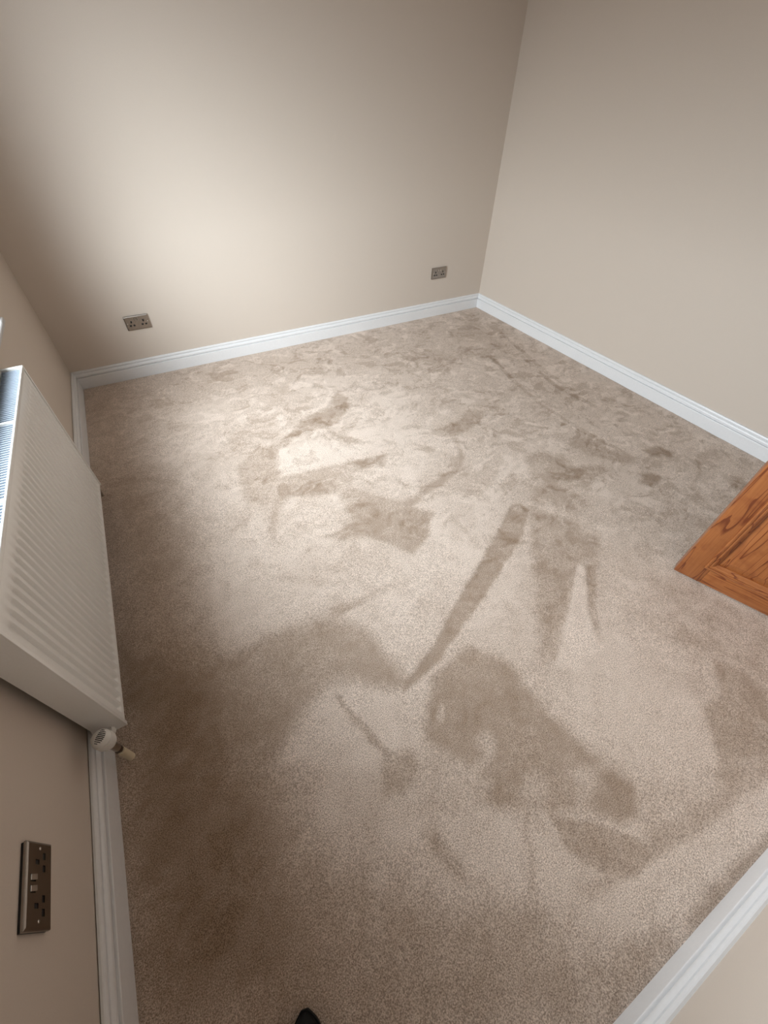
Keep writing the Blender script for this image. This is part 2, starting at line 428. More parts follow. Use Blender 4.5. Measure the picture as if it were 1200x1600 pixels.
# ---------------------------------------------------------------- carpet (floor)
# brushed-pile marks left by the vacuum cleaner and by feet, broad darker areas, painted near-left shade; outlines on the floor in metres
# (pile value 0 = laid towards the window, 1 = laid away; edge softness; strength; outline)
MARKS = [
    (0.35, 0.1, 0.6, [[-0.036,2.787],[0.201,2.57],[0.381,2.474],[0.399,2.113],[0.4,1.885],[0.385,1.554],[0.384,1.283],[0.189,1.363],[0.079,1.534],[0.059,1.871]]),
    (0.02, 0.14, 0.9, [[0.056,1.517],[0.384,1.283],[0.386,0.995],[0.421,0.783],[0.413,0.555],[0.4,0.326],[0.024,0.535]]),  # near-left corner: shade partly painted in as darker pile
    (0.55, 0.1, 0.6, [[0.039,3.502],[0.503,3.551],[1.273,3.487],[1.797,3.469],[2.534,3.492],[3.32,3.559],[3.265,3.0],[2.592,2.997],[2.23,2.995],[1.747,2.907],[1.44,3.119],[0.972,3.109],[0.619,3.024],[0.399,2.827],[0.203,2.599],[0.025,2.755]]),
    (0.95, 0.04, 0.7, [[1.373,1.592],[1.591,1.631],[1.916,1.513],[1.85,1.387],[1.616,1.253],[1.405,1.145],[1.192,1.052],[1.126,1.187],[1.162,1.353],[1.202,1.542]]),
    (0.95, 0.04, 0.7, [[0.769,1.281],[1.08,1.212],[1.192,1.052],[1.102,0.963],[0.973,0.936],[0.927,1.044],[0.884,1.171]]),
    (0.95, 0.03, 0.7, [[0.666,1.006],[0.786,0.975],[0.868,0.891],[0.93,0.867],[1.054,0.892],[0.953,0.773],[0.891,0.704],[0.824,0.693],[0.738,0.701],[0.6,0.776],[0.469,0.868],[0.564,0.952]]),
    (0.25, 0.035, 0.75, [[0.383,1.279],[0.491,1.287],[0.576,1.287],[0.688,1.277],[0.814,1.257],[0.904,1.13],[0.924,0.99],[0.943,0.887],[0.86,0.9],[0.788,0.979],[0.729,1.011],[0.663,1.003],[0.566,0.957],[0.454,0.888],[0.396,0.889],[0.342,1.062]]),
    (0.25, 0.012, 0.7, [[0.814,1.289],[0.908,1.278],[1.089,1.271],[1.092,1.255],[0.948,1.243],[0.833,1.239]]),
    (0.26, 0.01, 0.95, [[1.847,1.399],[1.897,1.383],[1.902,1.324],[1.769,1.215],[1.637,1.145],[1.491,1.08],[1.398,1.04],[1.279,0.988],[1.185,0.947],[1.084,0.903],[0.976,0.877],[0.912,0.871],[0.914,0.891],[1.003,0.919],[1.106,0.969],[1.206,1.028],[1.326,1.097],[1.468,1.168],[1.622,1.25]]),
    (0.85, 0.012, 0.7, [[1.627,1.134],[1.739,1.165],[1.673,1.077],[1.533,1.002],[1.38,0.934],[1.338,0.966],[1.416,1.03]]),
    (0.32, 0.025, 0.85, [[1.898,1.311],[2.0,1.232],[2.049,1.134],[2.079,1.026],[1.975,0.955],[1.863,0.975],[1.715,0.869],[1.566,0.77],[1.459,0.704],[1.428,0.737],[1.528,0.869],[1.647,1.014],[1.765,1.151]]),
    (0.95, 0.008, 0.9, [[1.858,0.97],[1.878,0.951],[1.731,0.759],[1.645,0.654],[1.495,0.625],[1.437,0.683],[1.587,0.774]]),
    (0.25, 0.012, 0.8, [[1.896,0.957],[1.933,0.929],[1.783,0.798],[1.67,0.669],[1.642,0.669],[1.731,0.792]]),
    (0.24, 0.022, 0.9, [[1.022,0.865],[1.119,0.884],[1.209,0.896],[1.271,0.815],[1.304,0.755],[1.289,0.659],[1.306,0.553],[1.322,0.457],[1.331,0.391],[1.377,0.29],[1.325,0.246],[1.257,0.26],[1.209,0.325],[1.125,0.368],[1.057,0.409],[0.974,0.458],[0.939,0.488],[0.998,0.507],[0.97,0.58],[0.941,0.637],[0.887,0.706],[0.948,0.776]]),
    (0.8, 0.02, 0.7, [[1.043,0.635],[1.084,0.622],[1.09,0.588],[1.05,0.559],[0.989,0.552],[0.978,0.569],[1.03,0.58],[1.031,0.61]]),
    (0.75, 0.03, 0.7, [[1.091,0.479],[1.142,0.464],[1.152,0.426],[1.11,0.404],[1.062,0.42],[1.058,0.451]]),
    (0.75, 0.02, 0.7, [[1.271,0.418],[1.325,0.379],[1.274,0.359],[1.215,0.338],[1.179,0.346],[1.226,0.377],[1.237,0.418]]),
    (0.8, 0.01, 0.7, [[1.001,0.782],[0.997,0.749],[0.965,0.722],[0.961,0.746]]),
    (0.9, 0.03, 0.6, [[0.663,0.566],[0.796,0.509],[0.91,0.48],[1.024,0.392],[0.927,0.285],[0.833,0.38],[0.804,0.457],[0.734,0.511]]),
    (0.25, 0.012, 0.8, [[1.104,0.368],[1.172,0.32],[1.222,0.268],[1.269,0.219],[1.28,0.163],[1.207,0.152],[1.158,0.183],[1.108,0.235],[1.085,0.293]]),
    (0.3, 0.012, 0.6, [[1.037,0.401],[1.05,0.394],[0.992,0.322],[0.948,0.265],[0.93,0.27],[0.986,0.325]]),
    (0.95, 0.03, 0.5, [[1.031,0.363],[1.067,0.311],[1.063,0.238],[1.023,0.191],[0.956,0.202],[0.946,0.247]]),
    (0.25, 0.02, 0.8, [[0.757,0.514],[0.792,0.502],[0.8,0.451],[0.806,0.38],[0.783,0.384],[0.773,0.428],[0.753,0.469]]),
    (0.35, 0.008, 0.8, [[0.692,0.977],[0.707,0.964],[0.734,0.87],[0.762,0.789],[0.786,0.718],[0.768,0.716],[0.736,0.782],[0.709,0.866]]),
    (0.3, 0.02, 0.7, [[0.754,0.731],[0.834,0.708],[0.841,0.645],[0.756,0.617],[0.698,0.631],[0.721,0.691]]),
    (0.25, 0.02, 0.85, [[1.976,0.417],[2.019,0.366],[2.031,0.261],[1.852,0.129],[1.67,0.205],[1.722,0.274],[1.769,0.341],[1.872,0.33]]),
    (0.35, 0.02, 0.7, [[1.59,0.237],[1.706,0.186],[1.833,0.12],[1.787,0.096],[1.637,0.166]]),
    (0.3, 0.03, 0.5, [[1.871,0.56],[1.996,0.552],[2.081,0.476],[2.229,0.365],[2.073,0.284],[2.023,0.392],[1.953,0.471]]),
    (0.4, 0.03, 0.6, [[2.075,0.783],[2.183,0.706],[2.227,0.592],[2.293,0.423],[2.202,0.351],[2.081,0.476],[2.053,0.618]]),
    (0.95, 0.05, 0.6, [[1.8,0.755],[1.881,0.554],[1.767,0.352],[1.604,0.226],[1.4,0.299],[1.364,0.438],[1.335,0.636],[1.485,0.63]]),
    (0.95, 0.012, 0.8, [[1.787,0.096],[1.735,0.106],[1.416,0.138],[1.21,0.162],[1.069,0.179],[0.954,0.178],[0.925,0.11],[1.047,0.102],[1.235,0.061],[1.661,0.033]]),
    (0.4, 0.015, 0.6, [[1.817,0.149],[1.713,0.113],[1.424,0.144],[1.218,0.168],[1.066,0.188],[1.066,0.208],[1.21,0.194],[1.355,0.201],[1.557,0.176]]),
    (0.25, 0.02, 0.8, [[1.282,0.048],[1.347,0.046],[1.464,0.047],[1.606,0.039],[1.569,0.019],[1.419,0.021],[1.282,0.022],[1.248,0.034]]),
    (0.3, 0.025, 0.7, [[1.086,0.086],[1.162,0.062],[1.189,0.029],[1.049,0.031],[0.957,0.027],[0.931,0.032],[1.013,0.073]]),
    (0.3, 0.03, 0.6, [[0.823,0.289],[0.902,0.258],[0.928,0.217],[0.89,0.2],[0.828,0.223],[0.808,0.258]]),
    (0.25, 0.09, 0.75, [[0.445,0.639],[0.629,0.436],[0.802,0.287],[0.981,0.162],[1.03,0.087],[0.91,0.023],[0.271,0.378]]),  # broad soft darker area along the near edge
    (0.3, 0.018, 0.9, [[0.958,2.392],[1.076,2.485],[1.188,2.587],[1.393,2.662],[1.521,2.795],[1.573,2.702],[1.488,2.552],[1.377,2.448],[1.258,2.449],[1.115,2.45],[1.006,2.366]]),
    (0.35, 0.014, 0.8, [[1.322,2.4],[1.374,2.284],[1.514,2.225],[1.482,2.156],[1.335,2.248],[1.268,2.326]]),
    (0.98, 0.03, 0.8, [[0.917,2.27],[1.006,2.366],[1.22,2.358],[1.344,2.222],[1.525,2.127],[1.508,2.021],[1.184,2.091],[0.926,2.137]]),
    (0.98, 0.03, 0.7, [[1.56,2.532],[1.906,2.722],[1.98,2.585],[1.741,2.12],[1.675,1.88],[1.513,1.756],[1.432,1.886],[1.478,2.117],[1.402,2.299]]),
    (0.36, 0.02, 0.85, [[0.906,2.131],[1.047,2.121],[1.227,2.099],[1.501,2.045],[1.396,2.003],[1.269,1.985],[1.175,1.907],[1.271,1.802],[1.408,1.649],[1.373,1.543],[1.183,1.508],[1.093,1.592],[1.11,1.733],[1.126,1.879],[0.973,1.934],[0.887,1.979],[0.811,1.893],[0.735,1.705],[0.699,1.724],[0.794,1.951]]),
    (0.3, 0.016, 0.85, [[1.37,1.659],[1.596,1.729],[1.776,1.764],[1.883,1.869],[1.918,2.012],[1.772,2.118],[1.923,2.114],[2.103,2.147],[2.211,2.217],[2.282,2.145],[2.181,2.057],[1.952,1.994],[1.888,1.826],[1.782,1.725],[1.583,1.673],[1.387,1.614]]),
    (0.28, 0.018, 0.85, [[0.939,1.647],[1.074,1.656],[1.197,1.662],[1.392,1.622],[1.479,1.535],[1.361,1.412],[1.246,1.355],[1.19,1.46],[1.108,1.556],[0.993,1.588]]),
    (0.35, 0.02, 0.7, [[0.861,2.443],[1.01,2.433],[0.921,2.28],[0.907,2.136],[0.78,1.959],[0.682,2.063],[0.719,2.325]]),
    (0.9, 0.03, 0.6, [[0.492,1.794],[0.712,1.946],[0.755,1.694],[0.792,1.475],[1.128,1.294],[1.088,1.226],[0.831,1.296],[0.593,1.299],[0.403,1.314],[0.415,1.572]]),
    (0.45, 0.02, 0.5, [[0.976,1.357],[0.821,1.405],[0.668,1.524],[0.612,1.61],[0.703,1.542],[0.836,1.44]]),
    (0.35, 0.012, 0.6, [[1.726,2.717],[1.857,2.727],[1.873,2.621],[1.791,2.607]]),
    (0.45, 0.015, 0.6, [[1.158,3.061],[1.261,3.026],[1.322,2.879],[1.186,2.941]]),
    (0.2, 0.03, 0.7, [[2.174,1.649],[2.297,1.65],[2.381,1.559],[2.368,1.45],[2.517,1.403],[2.513,1.312],[2.369,1.318],[2.263,1.398],[2.126,1.401],[2.09,1.507]]),
    (0.2, 0.03, 0.7, [[2.051,1.441],[2.174,1.404],[2.204,1.277],[2.207,1.196],[2.101,1.203],[2.021,1.296],[1.957,1.356]]),
    (0.2, 0.03, 0.7, [[2.483,1.656],[2.65,1.612],[2.67,1.487],[2.76,1.339],[2.678,1.317],[2.531,1.46]]),
    (0.1, 0.02, 0.85, [[2.654,1.237],[2.71,1.219],[2.71,1.16],[2.609,1.144],[2.57,1.193]]),
    (0.15, 0.022, 0.8, [[2.838,1.385],[2.95,1.353],[2.99,1.277],[2.929,1.255],[2.841,1.315]]),
    (0.15, 0.022, 0.8, [[3.021,1.03],[3.11,0.959],[3.081,0.893],[2.979,0.919]]),
    (0.2, 0.03, 0.7, [[2.626,0.922],[2.669,0.85],[2.581,0.811],[2.536,0.863]]),
    (0.25, 0.006, 0.55, [[2.85,2.931],[2.884,2.94],[2.747,2.41],[2.675,2.001],[2.646,1.989],[2.705,2.39]]),
    (0.25, 0.006, 0.55, [[3.024,2.636],[3.054,2.633],[2.957,2.176],[2.987,1.837],[2.95,1.821],[2.914,2.158]]),
    (0.25, 0.006, 0.55, [[2.66,2.009],[2.68,2.006],[2.695,1.678],[2.744,1.387],[2.714,1.376],[2.66,1.666]]),
    (0.25, 0.006, 0.5, [[3.165,3.051],[3.203,3.061],[3.049,2.397],[3.011,2.048],[2.979,2.036],[3.003,2.376]]),
    (0.25, 0.006, 0.5, [[3.039,1.191],[3.033,1.148],[2.946,1.082],[2.84,1.05],[2.842,1.066],[2.938,1.098],[3.001,1.146]]),
    (0.4, 0.02, 0.6, [[2.23,2.995],[2.501,3.044],[2.584,2.813],[2.376,2.689],[2.181,2.735]]),
    (0.4, 0.02, 0.6, [[2.771,3.251],[3.141,3.375],[3.116,3.076],[2.94,2.63],[2.761,2.722],[2.684,2.95]]),
]

def hash2(ix, iy, seed):
    h = (ix.astype(np.int64) * 374761393 + iy.astype(np.int64) * 668265263 + seed * 974634777) & 0x7fffffff
    h = ((h ^ (h >> 13)) * 1274126177) & 0x7fffffff
    return ((h ^ (h >> 16)) & 0xffff) / 65535.0
def vnoise(x, y, s, seed):
    x = x * s + 31.7; y = y * s + 17.3
    ix, iy = np.floor(x), np.floor(y); fx, fy = x - ix, y - iy
    fx = fx * fx * (3 - 2 * fx); fy = fy * fy * (3 - 2 * fy)
    a, b = hash2(ix, iy, seed), hash2(ix + 1, iy, seed)
    c, d = hash2(ix, iy + 1, seed), hash2(ix + 1, iy + 1, seed)
    return (a * (1 - fx) + b * fx) * (1 - fy) + (c * (1 - fx) + d * fx) * fy
def fbm(x, y, s, seed, o=4, g=0.55):
    v = 0; a = 1; t = 0
    for k in range(o):
        v = v + a * vnoise(x, y, s * 2 ** k, seed + k); t += a; a *= g
    return v / t
def sstep(a, b, v):
    t = np.clip((v - a) / (b - a), 0, 1)
    return t * t * (3 - 2 * t)
def poly_sd(px, py, P):
    d = np.full(px.shape, 1e9); inside = np.zeros(px.shape, bool)
    n = len(P)
    for i in range(n):
        ax, ay = P[i]; bx, by = P[(i + 1) % n]
        ex, ey = bx - ax, by - ay
        t = np.clip(((px - ax) * ex + (py - ay) * ey) / max(ex * ex + ey * ey, 1e-12), 0, 1)
        d = np.minimum(d, (px - ax - ex * t) ** 2 + (py - ay - ey * t) ** 2)
        if ay != by:
            c = (ay > py) != (by > py)
            inside ^= c & (px < ex * (py - ay) / ey + ax)
    d = np.sqrt(d)
    return np.where(inside, -d, d)

def build_carpet():
    st = 0.006
    m = 0.018
    nx = int((W - 2 * m) / st) + 1; ny = int((D - 2 * m) / st) + 1
    gx = np.linspace(m, W - m, nx); gy = np.linspace(m, D - m, ny)
    X, Y = np.meshgrid(gx, gy)
    wx = X + 0.018 * (fbm(X, Y, 7, 3) - 0.5) + 0.016 * (fbm(X, Y, 30, 5) - 0.5)
    wy = Y + 0.018 * (fbm(X, Y, 7, 9) - 0.5) + 0.016 * (fbm(X, Y, 30, 11) - 0.5)
    V = 0.72 + 0.35 * (fbm(X, Y, 3.0, 21) - 0.5)
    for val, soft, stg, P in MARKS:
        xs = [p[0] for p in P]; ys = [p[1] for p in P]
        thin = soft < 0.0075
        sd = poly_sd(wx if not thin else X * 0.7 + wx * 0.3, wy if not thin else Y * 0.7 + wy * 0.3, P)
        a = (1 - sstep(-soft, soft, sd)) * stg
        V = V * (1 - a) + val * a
    # scuffs and footprints: warped blotches, strongest towards the far end
    far = sstep(1.0, 2.6, Y * 0.75 + 0.55 * X) * sstep(-0.5, 1.1, X)
    ux = X + 0.22 * (fbm(X, Y, 6, 41) - 0.5) + 0.02 * Y; uy = Y * 1.3 + 0.22 * (fbm(X, Y, 6, 43) - 0.5)
    sc = fbm(ux, uy, 11, 51, 5, 0.68)
    s1 = sstep(0.53, 0.66, sc); s2 = sstep(0.53, 0.66, fbm(ux + 7, uy + 3, 12, 61, 5, 0.65))
    # swept bands: noise stretched along a slanted direction
    ca, sa = math.cos(0.9), math.sin(0.9)
    p, q = X * ca + Y * sa, -X * sa + Y * ca
    sw_ = fbm(p * 0.25 + 2, q, 12, 71, 4, 0.6)
    V = V - (0.06 + 0.22 * far) * s1 + (0.05 + 0.18 * far) * s2 + (0.16) * (sw_ - 0.5)
    ridge = 1 - np.abs(2 * fbm(ux, uy, 8, 81, 3) - 1)
    V = V - (0.04 + 0.14 * far) * sstep(0.955, 0.99, ridge)
    V = V + 0.30 * (fbm(X, Y, 26, 91, 4, 0.7) - 0.5)
    V = np.clip(V, 0, 1)
    Z = -0.0035 * (1 - V) + 0.003 * (fbm(X, Y, 4, 101) - 0.5)
    edge = np.minimum(np.minimum(X - m, W - m - X), np.minimum(Y - m, D - m - Y))
    Z = Z - 0.004 * (1 - sstep(0.0, 0.016, edge))
    verts = np.stack([X.ravel(), Y.ravel(), Z.ravel()], 1)
    i = np.arange(nx * ny).reshape(ny, nx)
    f = np.stack([i[:-1, :-1].ravel(), i[:-1, 1:].ravel(), i[1:, 1:].ravel(), i[1:, :-1].ravel()], 1)
    me = bpy.data.meshes.new('floor')
    me.vertices.add(len(verts)); me.vertices.foreach_set('co', verts.ravel())
    me.loops.add(f.size); me.loops.foreach_set('vertex_index', f.ravel().astype(np.int32))
    me.polygons.add(len(f)); me.polygons.foreach_set('loop_start', np.arange(0, f.size, 4, dtype=np.int32))
    me.update(calc_edges=True); me.validate()
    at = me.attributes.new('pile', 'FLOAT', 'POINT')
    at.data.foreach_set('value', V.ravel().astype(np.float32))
    me.polygons.foreach_set('use_smooth', np.ones(len(f), bool))
    me.materials.append(M_CARPET)
    o = bpy.data.objects.new('floor', me); COL.objects.link(o)
    return tag(o, 'beige cut pile carpet with brushed vacuum marks and painted near-left shade', 'carpet', kind='structure')
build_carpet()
tag(boxes('floor_slab', [((-REV - 0.035, -T, -0.12), (W + T, D + T, -0.02))], simple('dark_underlay', (0.03, 0.025, 0.02), 0.9)),
    'dark subfloor under the beige carpet', 'floor', kind='structure')

# ---------------------------------------------------------------- pine door, standing open
door = tag(empty('door_1', (2.476, 0.036, 0.0), math.radians(111.25)), 'open varnished orange pine panelled door', 'door', kind='structure')
DWID, DTH, DZ0, DZ1 = 0.762, 0.040, 0.010, 1.985
ST = 0.078          # flat width of stile up to the moulding
def dbox(name, lo, hi, mat, bev=0.0015):
    return boxes(name, [(lo, hi)], mat, door, bev)
SJ = 0.098          # stile joint
for x0, x1 in ((0, SJ), (DWID - SJ, DWID)):
    dbox('stile', (x0, -DTH, DZ0), (x1, 0, DZ1), M_PINE_Z)
RAILS = [(DZ0, 0.118), (0.80, 0.98), (DZ1 - 0.11, DZ1)]
for z0, z1 in RAILS:
    dbox('rail', (SJ + 0.0004, -DTH, z0), (DWID - SJ - 0.0004, -0.0004, z1), M_PINE_X)
XM0, XM1 = DWID / 2 - 0.05, DWID / 2 + 0.05
for (z0, z1) in ((0.118, 0.80), (0.98, DZ1 - 0.11)):
    dbox('muntin', (XM0, -DTH, z0 + 0.0004), (XM1, -0.0004, z1 - 0.0004), M_PINE_Z)
# opening between members: x from SJ to XM0 etc.
def ring(bm, a, b, yA, yB, sides=(0, 1, 2, 3)):
    """sloping ring between rectangle a (outer) and b (inner) at depths yA, yB"""
    def rect(r, y): return [(r[0], y, r[2]), (r[1], y, r[2]), (r[1], y, r[3]), (r[0], y, r[3])]
    A, B = rect(a, yA), rect(b, yB)
    for k in sides:
        k2 = (k + 1) % 4
        bm.faces.new([bm.verts.new(c) for c in (A[k], A[k2], B[k2], B[k])])
def shrink(r, t): return (r[0] + t, r[1] - t, r[2] + t, r[3] - t)
for (x0, x1) in ((SJ, XM0), (XM1, DWID - SJ)):
    for (z0, z1) in ((0.118, 0.80), (0.98, DZ1 - 0.11)):
        R0 = (x0, x1, z0, z1)
        for face in (0, 1):
            sg = 1 if face == 0 else -1
            yb = 0.0 if face == 0 else -DTH
            # applied moulding laps over the members and steps down to the panel
            pr = [(-0.024, 0.000), (-0.0235, 0.0045), (-0.019, 0.0062), (-0.014, 0.0050), (-0.011, 0.0015), (-0.006, 0.0025), (-0.001, 0.000), (0.004, -0.006), (0.009, -0.009), (0.010, -0.0135)]
            for sides, mt in (((0,), M_PINE_X), ((2,), M_PINE_X), ((1,), M_PINE_Z), ((3,), M_PINE_Z)):
                bm = bmesh.new()
                for (t0, h0), (t1, h1) in zip(pr, pr[1:]):
                    ring(bm, shrink(R0, t0), shrink(R0, t1), yb + sg * h0, yb + sg * h1, sides)
                bmesh.ops.remove_doubles(bm, verts=bm.verts, dist=1e-5)
                obj('panel_moulding', bm, mt, door)
        bm = bmesh.new()
        for face in (0, 1):
            sg = 1 if face == 0 else -1
            yb = 0.0 if face == 0 else -DTH
            ring(bm, R0, shrink(R0, 0.0108), yb - sg * 0.0135, yb - sg * 0.0135)
            ring(bm, shrink(R0, 0.0108), shrink(R0, 0.040), yb - sg * 0.0135, yb - sg * 0.0065)
            ring(bm, shrink(R0, 0.040), shrink(R0, 0.0415), yb - sg * 0.0065, yb - sg * 0.0045)
            r = shrink(R0, 0.0415)
            bm.faces.new([bm.verts.new(c) for c in ((r[0], yb - sg * 0.0045, r[2]), (r[1], yb - sg * 0.0045, r[2]), (r[1], yb - sg * 0.0045, r[3]), (r[0], yb - sg * 0.0045, r[3]))])
        bmesh.ops.remove_doubles(bm, verts=bm.verts, dist=1e-5)
        obj('panel', bm, M_PINE_Z, door)
for sg, yb in ((1, 0.0), (-1, -DTH)):
    bm = bmesh.new()
    add_lathe(bm, [(0.026, 0), (0.026, 0.004), (0.010, 0.008), (0.009, 0.03), (0.018, 0.036), (0.026, 0.048), (0.024, 0.060), (0.012, 0.067), (0.003, 0.068)], (DWID - 0.05, yb, 0.99), axis=(0, sg, 0))
    obj('door_knob', bm, M_HANDLE, door, smooth=True, label='brass door knob')
for hz in (0.22, 1.75):
    bm = bmesh.new(); add_cyl(bm, (-0.004, -DTH - 0.004, hz), (-0.004, -DTH - 0.004, hz + 0.09), 0.006)
    obj('hinge', bm, M_HANDLE, door, smooth=True, label='brass hinge')

# ---------------------------------------------------------------- sockets
def make_socket(loc, rotz, label):
    """double switched wall socket; local x across, z up, -y towards the room"""
    t = tag(empty('power_socket', loc, rotz), label, 'power socket', 'brushed steel double sockets on the walls')
    w, h, dp = 0.073, 0.043, 0.0115
    boxes('gasket', [((-w + 0.0010, -0.0048, -h + 0.0010), (w - 0.0010, 0.0, h - 0.0010))], M_BLACK, t, label='black plastic gasket behind the plate')
    # holes: rectangles (x0,x1,z0,z1)
    holes = []
    for cx in (-0.036, 0.036):
        holes.append((cx - 0.0044, cx + 0.0044, 0.0020, 0.0150))
        for s in (-1, 1):
            holes.append((cx + s * 0.0108 - 0.0060, cx + s * 0.0108 + 0.0060, -0.0185, -0.0090))
    rock = [(-0.0155, -0.0030, 0.0120, 0.0300), (0.0030, 0.0155, 0.0120, 0.0300)]
    allh = holes + rock
    iw, ih = w - 0.005, h - 0.005
    xs = sorted({-iw, iw} | {v for r in allh for v in r[:2]})
    zs = sorted({-ih, ih} | {v for r in allh for v in r[2:]})
    bm = bmesh.new(); vd = {}
    def V(x, y, z):
        k = (round(x, 6), round(y, 6), round(z, 6))
        if k not in vd: vd[k] = bm.verts.new((x, y, z))
        return vd[k]
    for a, b in zip(xs, xs[1:]):
        for c, d in zip(zs, zs[1:]):
            mx_, mz_ = (a + b) / 2, (c + d) / 2
            if any(r[0] < mx_ < r[1] and r[2] < mz_ < r[3] for r in allh): continue
            bm.faces.new((V(a, -dp, c), V(b, -dp, c), V(b, -dp, d), V(a, -dp, d)))
    for r in allh:
        x0, x1, z0, z1 = r
        for p, q in (((x0, z0), (x1, z0)), ((x1, z0), (x1, z1)), ((x1, z1), (x0, z1)), ((x0, z1), (x0, z0))):
            bm.faces.new([bm.verts.new(c) for c in ((p[0], -dp, p[1]), (q[0], -dp, q[1]), (q[0], -dp + 0.003, q[1]), (p[0], -dp + 0.003, p[1]))])
    # chamfered rim down to the wall side
    def rim(x, z, y): return [bm.verts.new(c) for c in ((-x, y, -z), (x, y, -z), (x, y, z), (-x, y, z))]
    rr = [rim(iw, ih, -dp), rim(iw + 0.0035, ih + 0.0035, -dp + 0.0016), rim(w, h, -dp + 0.0030), rim(w, h, -0.0048), rim(w - 0.002, h - 0.002, -0.0048)]
    for A, B in zip(rr, rr[1:]):
        for k in range(4): bm.faces.new((A[k], A[(k + 1) % 4], B[(k + 1) % 4], B[k]))
    obj('face_plate', bm, M_STEEL, t, label='brushed steel face plate')
    for r in holes:
        boxes('pin_hole', [((r[0] - 0.0005, -dp + 0.0024, r[2] - 0.0005), (r[1] + 0.0005, -dp + 0.0032, r[3] + 0.0005))], M_BLACK, t, label='black pin hole')
    for r in rock:
        bm = bmesh.new()
        vs = add_box(bm, (r[0] + 0.0012, -dp - 0.0012, r[2] + 0.001), (r[1] - 0.0012, -dp + 0.003, r[3] - 0.001), 0.0008)
        for v in bm.verts:
            if v.co.y < -dp: v.co.y -= 0.0026 * (1 - (v.co.z - r[2]) / (r[3] - r[2]))
        obj('rocker_switch', bm, M_ROCK, t, label='polished metal rocker switch')
        boxes('switch_surround', [((r[0] - 0.0001, -dp + 0.0025, r[2] - 0.0001), (r[1] + 0.0001, -dp + 0.0032, r[3] + 0.0001))], M_BLACK, t)
    for s in (-1, 1):
        bm = bmesh.new()
        add_lathe(bm, [(0.0030, 0), (0.0030, 0.0004), (0.0022, 0.0009), (0.0004, 0.0010)], (s * 0.0602, -dp, 0.0), seg=18, axis=(0, -1, 0))
        sc = obj('screw', bm, M_SCREW, t, smooth=True, label='bright screw head')
        boxes('screw_slot', [((s * 0.0602 - 0.0022, -dp - 0.00115, -0.0003), (s * 0.0602 + 0.0022, -dp - 0.0008, 0.0003))], M_BLACK, sc)
    return t

make_socket((0.5026, D, 0.3495), 0.0, 'steel double socket on the far wall, nearer the radiator corner')
make_socket((2.8961, D, 0.3447), 0.0, 'steel double socket on the far wall close to the right corner')
make_socket((0.0, 0.7942, 0.3503), math.radians(90), 'large steel double socket on the radiator wall, lower left of photo')

# ---------------------------------------------------------------- radiator
RX0, RX1, RY0, RY1, RZ0, RZ1 = 0.030, 0.100, 1.157, 2.370, 0.103, 0.700
rad = tag(empty('radiator', (0.065, (RY0 + RY1) / 2, 0.0)), 'white ribbed panel radiator mounted on the wall below the window', 'radiator')
def robj(name, bm, mat, parent=None, smooth=True, label=None, base=None):
    L = rad.location
    for v in bm.verts: v.co = v.co - L
    return obj(name, bm, mat, parent or rad, smooth=smooth, label=label)

def rad_panel(name, xf, sgn):
    """pressed steel water panel with recessed vertical flutes, pointed at both ends"""
    bm = bmesh.new()
    pitch = 0.0333; n = int((RY1 - RY0 - 0.03) / pitch); y00 = (RY0 + RY1) / 2 - n * pitch / 2
    prof = [(-0.5, 0), (-0.34, 0), (-0.27, 0.35), (-0.19, 1), (0.19, 1), (0.27, 0.35), (0.34, 0)]
    ys = [(RY0 + 0.002, 0)] + [(y00 + (k + 0.5 + u) * pitch, a) for k in range(n) for u, a in prof] + [(RY1 - 0.002, 0)]
    zt, zb = RZ1 - 0.050, RZ0 + 0.022
    zs = [RZ0 + 0.004, zb]
    zs += [zb + 0.0017 * k for k in range(1, 6)] + [zb + 0.024] + [zb + 0.06 + k * (zt - zb - 0.12) / 5 for k in range(6)] + [zt - 0.004 * k for k in range(6, 0, -1)] + [zt, RZ1 - 0.012]
    def endf(z, a):
        e = min((z - zb) / 0.0085, (zt - z) / 0.022)
        return max(0.0, min(1.0, e))
    # end caps of the flutes narrow to a point: width factor
    rows = []
    for z in zs:
        e = endf(z, 1); row = []
        for y, a in ys:
            row.append(bm.verts.new((xf - sgn * 0.0085 * a * e, y, z)))
        rows.append(row)
    # rolled top shoulder
    for dx, z in ((0.002, RZ1 - 0.006), (0.006, RZ1 - 0.002)):
        rows.append([bm.verts.new((xf - sgn * dx, y, z)) for y, a in ys])
    rows.insert(0, [bm.verts.new((xf - sgn * 0.012, y, RZ0)) for y, a in ys])
    for A, B in zip(rows, rows[1:]):
        for k in range(len(ys) - 1): bm.faces.new((A[k], A[k + 1], B[k + 1], B[k]))
    # back sheet closing the water panel
    xb = xf - sgn * 0.013
    back = [bm.verts.new(c) for c in ((xb, RY0 + 0.002, RZ0 + 0.001), (xb, RY1 - 0.002, RZ0 + 0.001), (xb, RY1 - 0.002, RZ1 - 0.012), (xb, RY0 + 0.002, RZ1 - 0.012))]
    bm.faces.new(back)
    return robj(name, bm, M_RAD, smooth=True)
rad_panel('front_panel', RX1, 1)
rad_panel('rear_panel', RX0 + 0.002, -1)
# folded convector fins between the panels
bm = bmesh.new(); k = 0; y = RY0 + 0.03; prev = None
while y < RY1 - 0.03:
    x = RX0 + 0.018 if k % 4 in (0, 3) else RX1 - 0.018
    cur = [bm.verts.new((x, y, RZ0 + 0.03)), bm.verts.new((x, y, RZ1 - 0.045))]
    if prev: bm.faces.new((prev[0], cur[0], cur[1], prev[1]))
    prev = cur; y += 0.004 if k % 2 else 0.009; k += 1
robj('convector_fin', bm, M_RADIN, smooth=False)
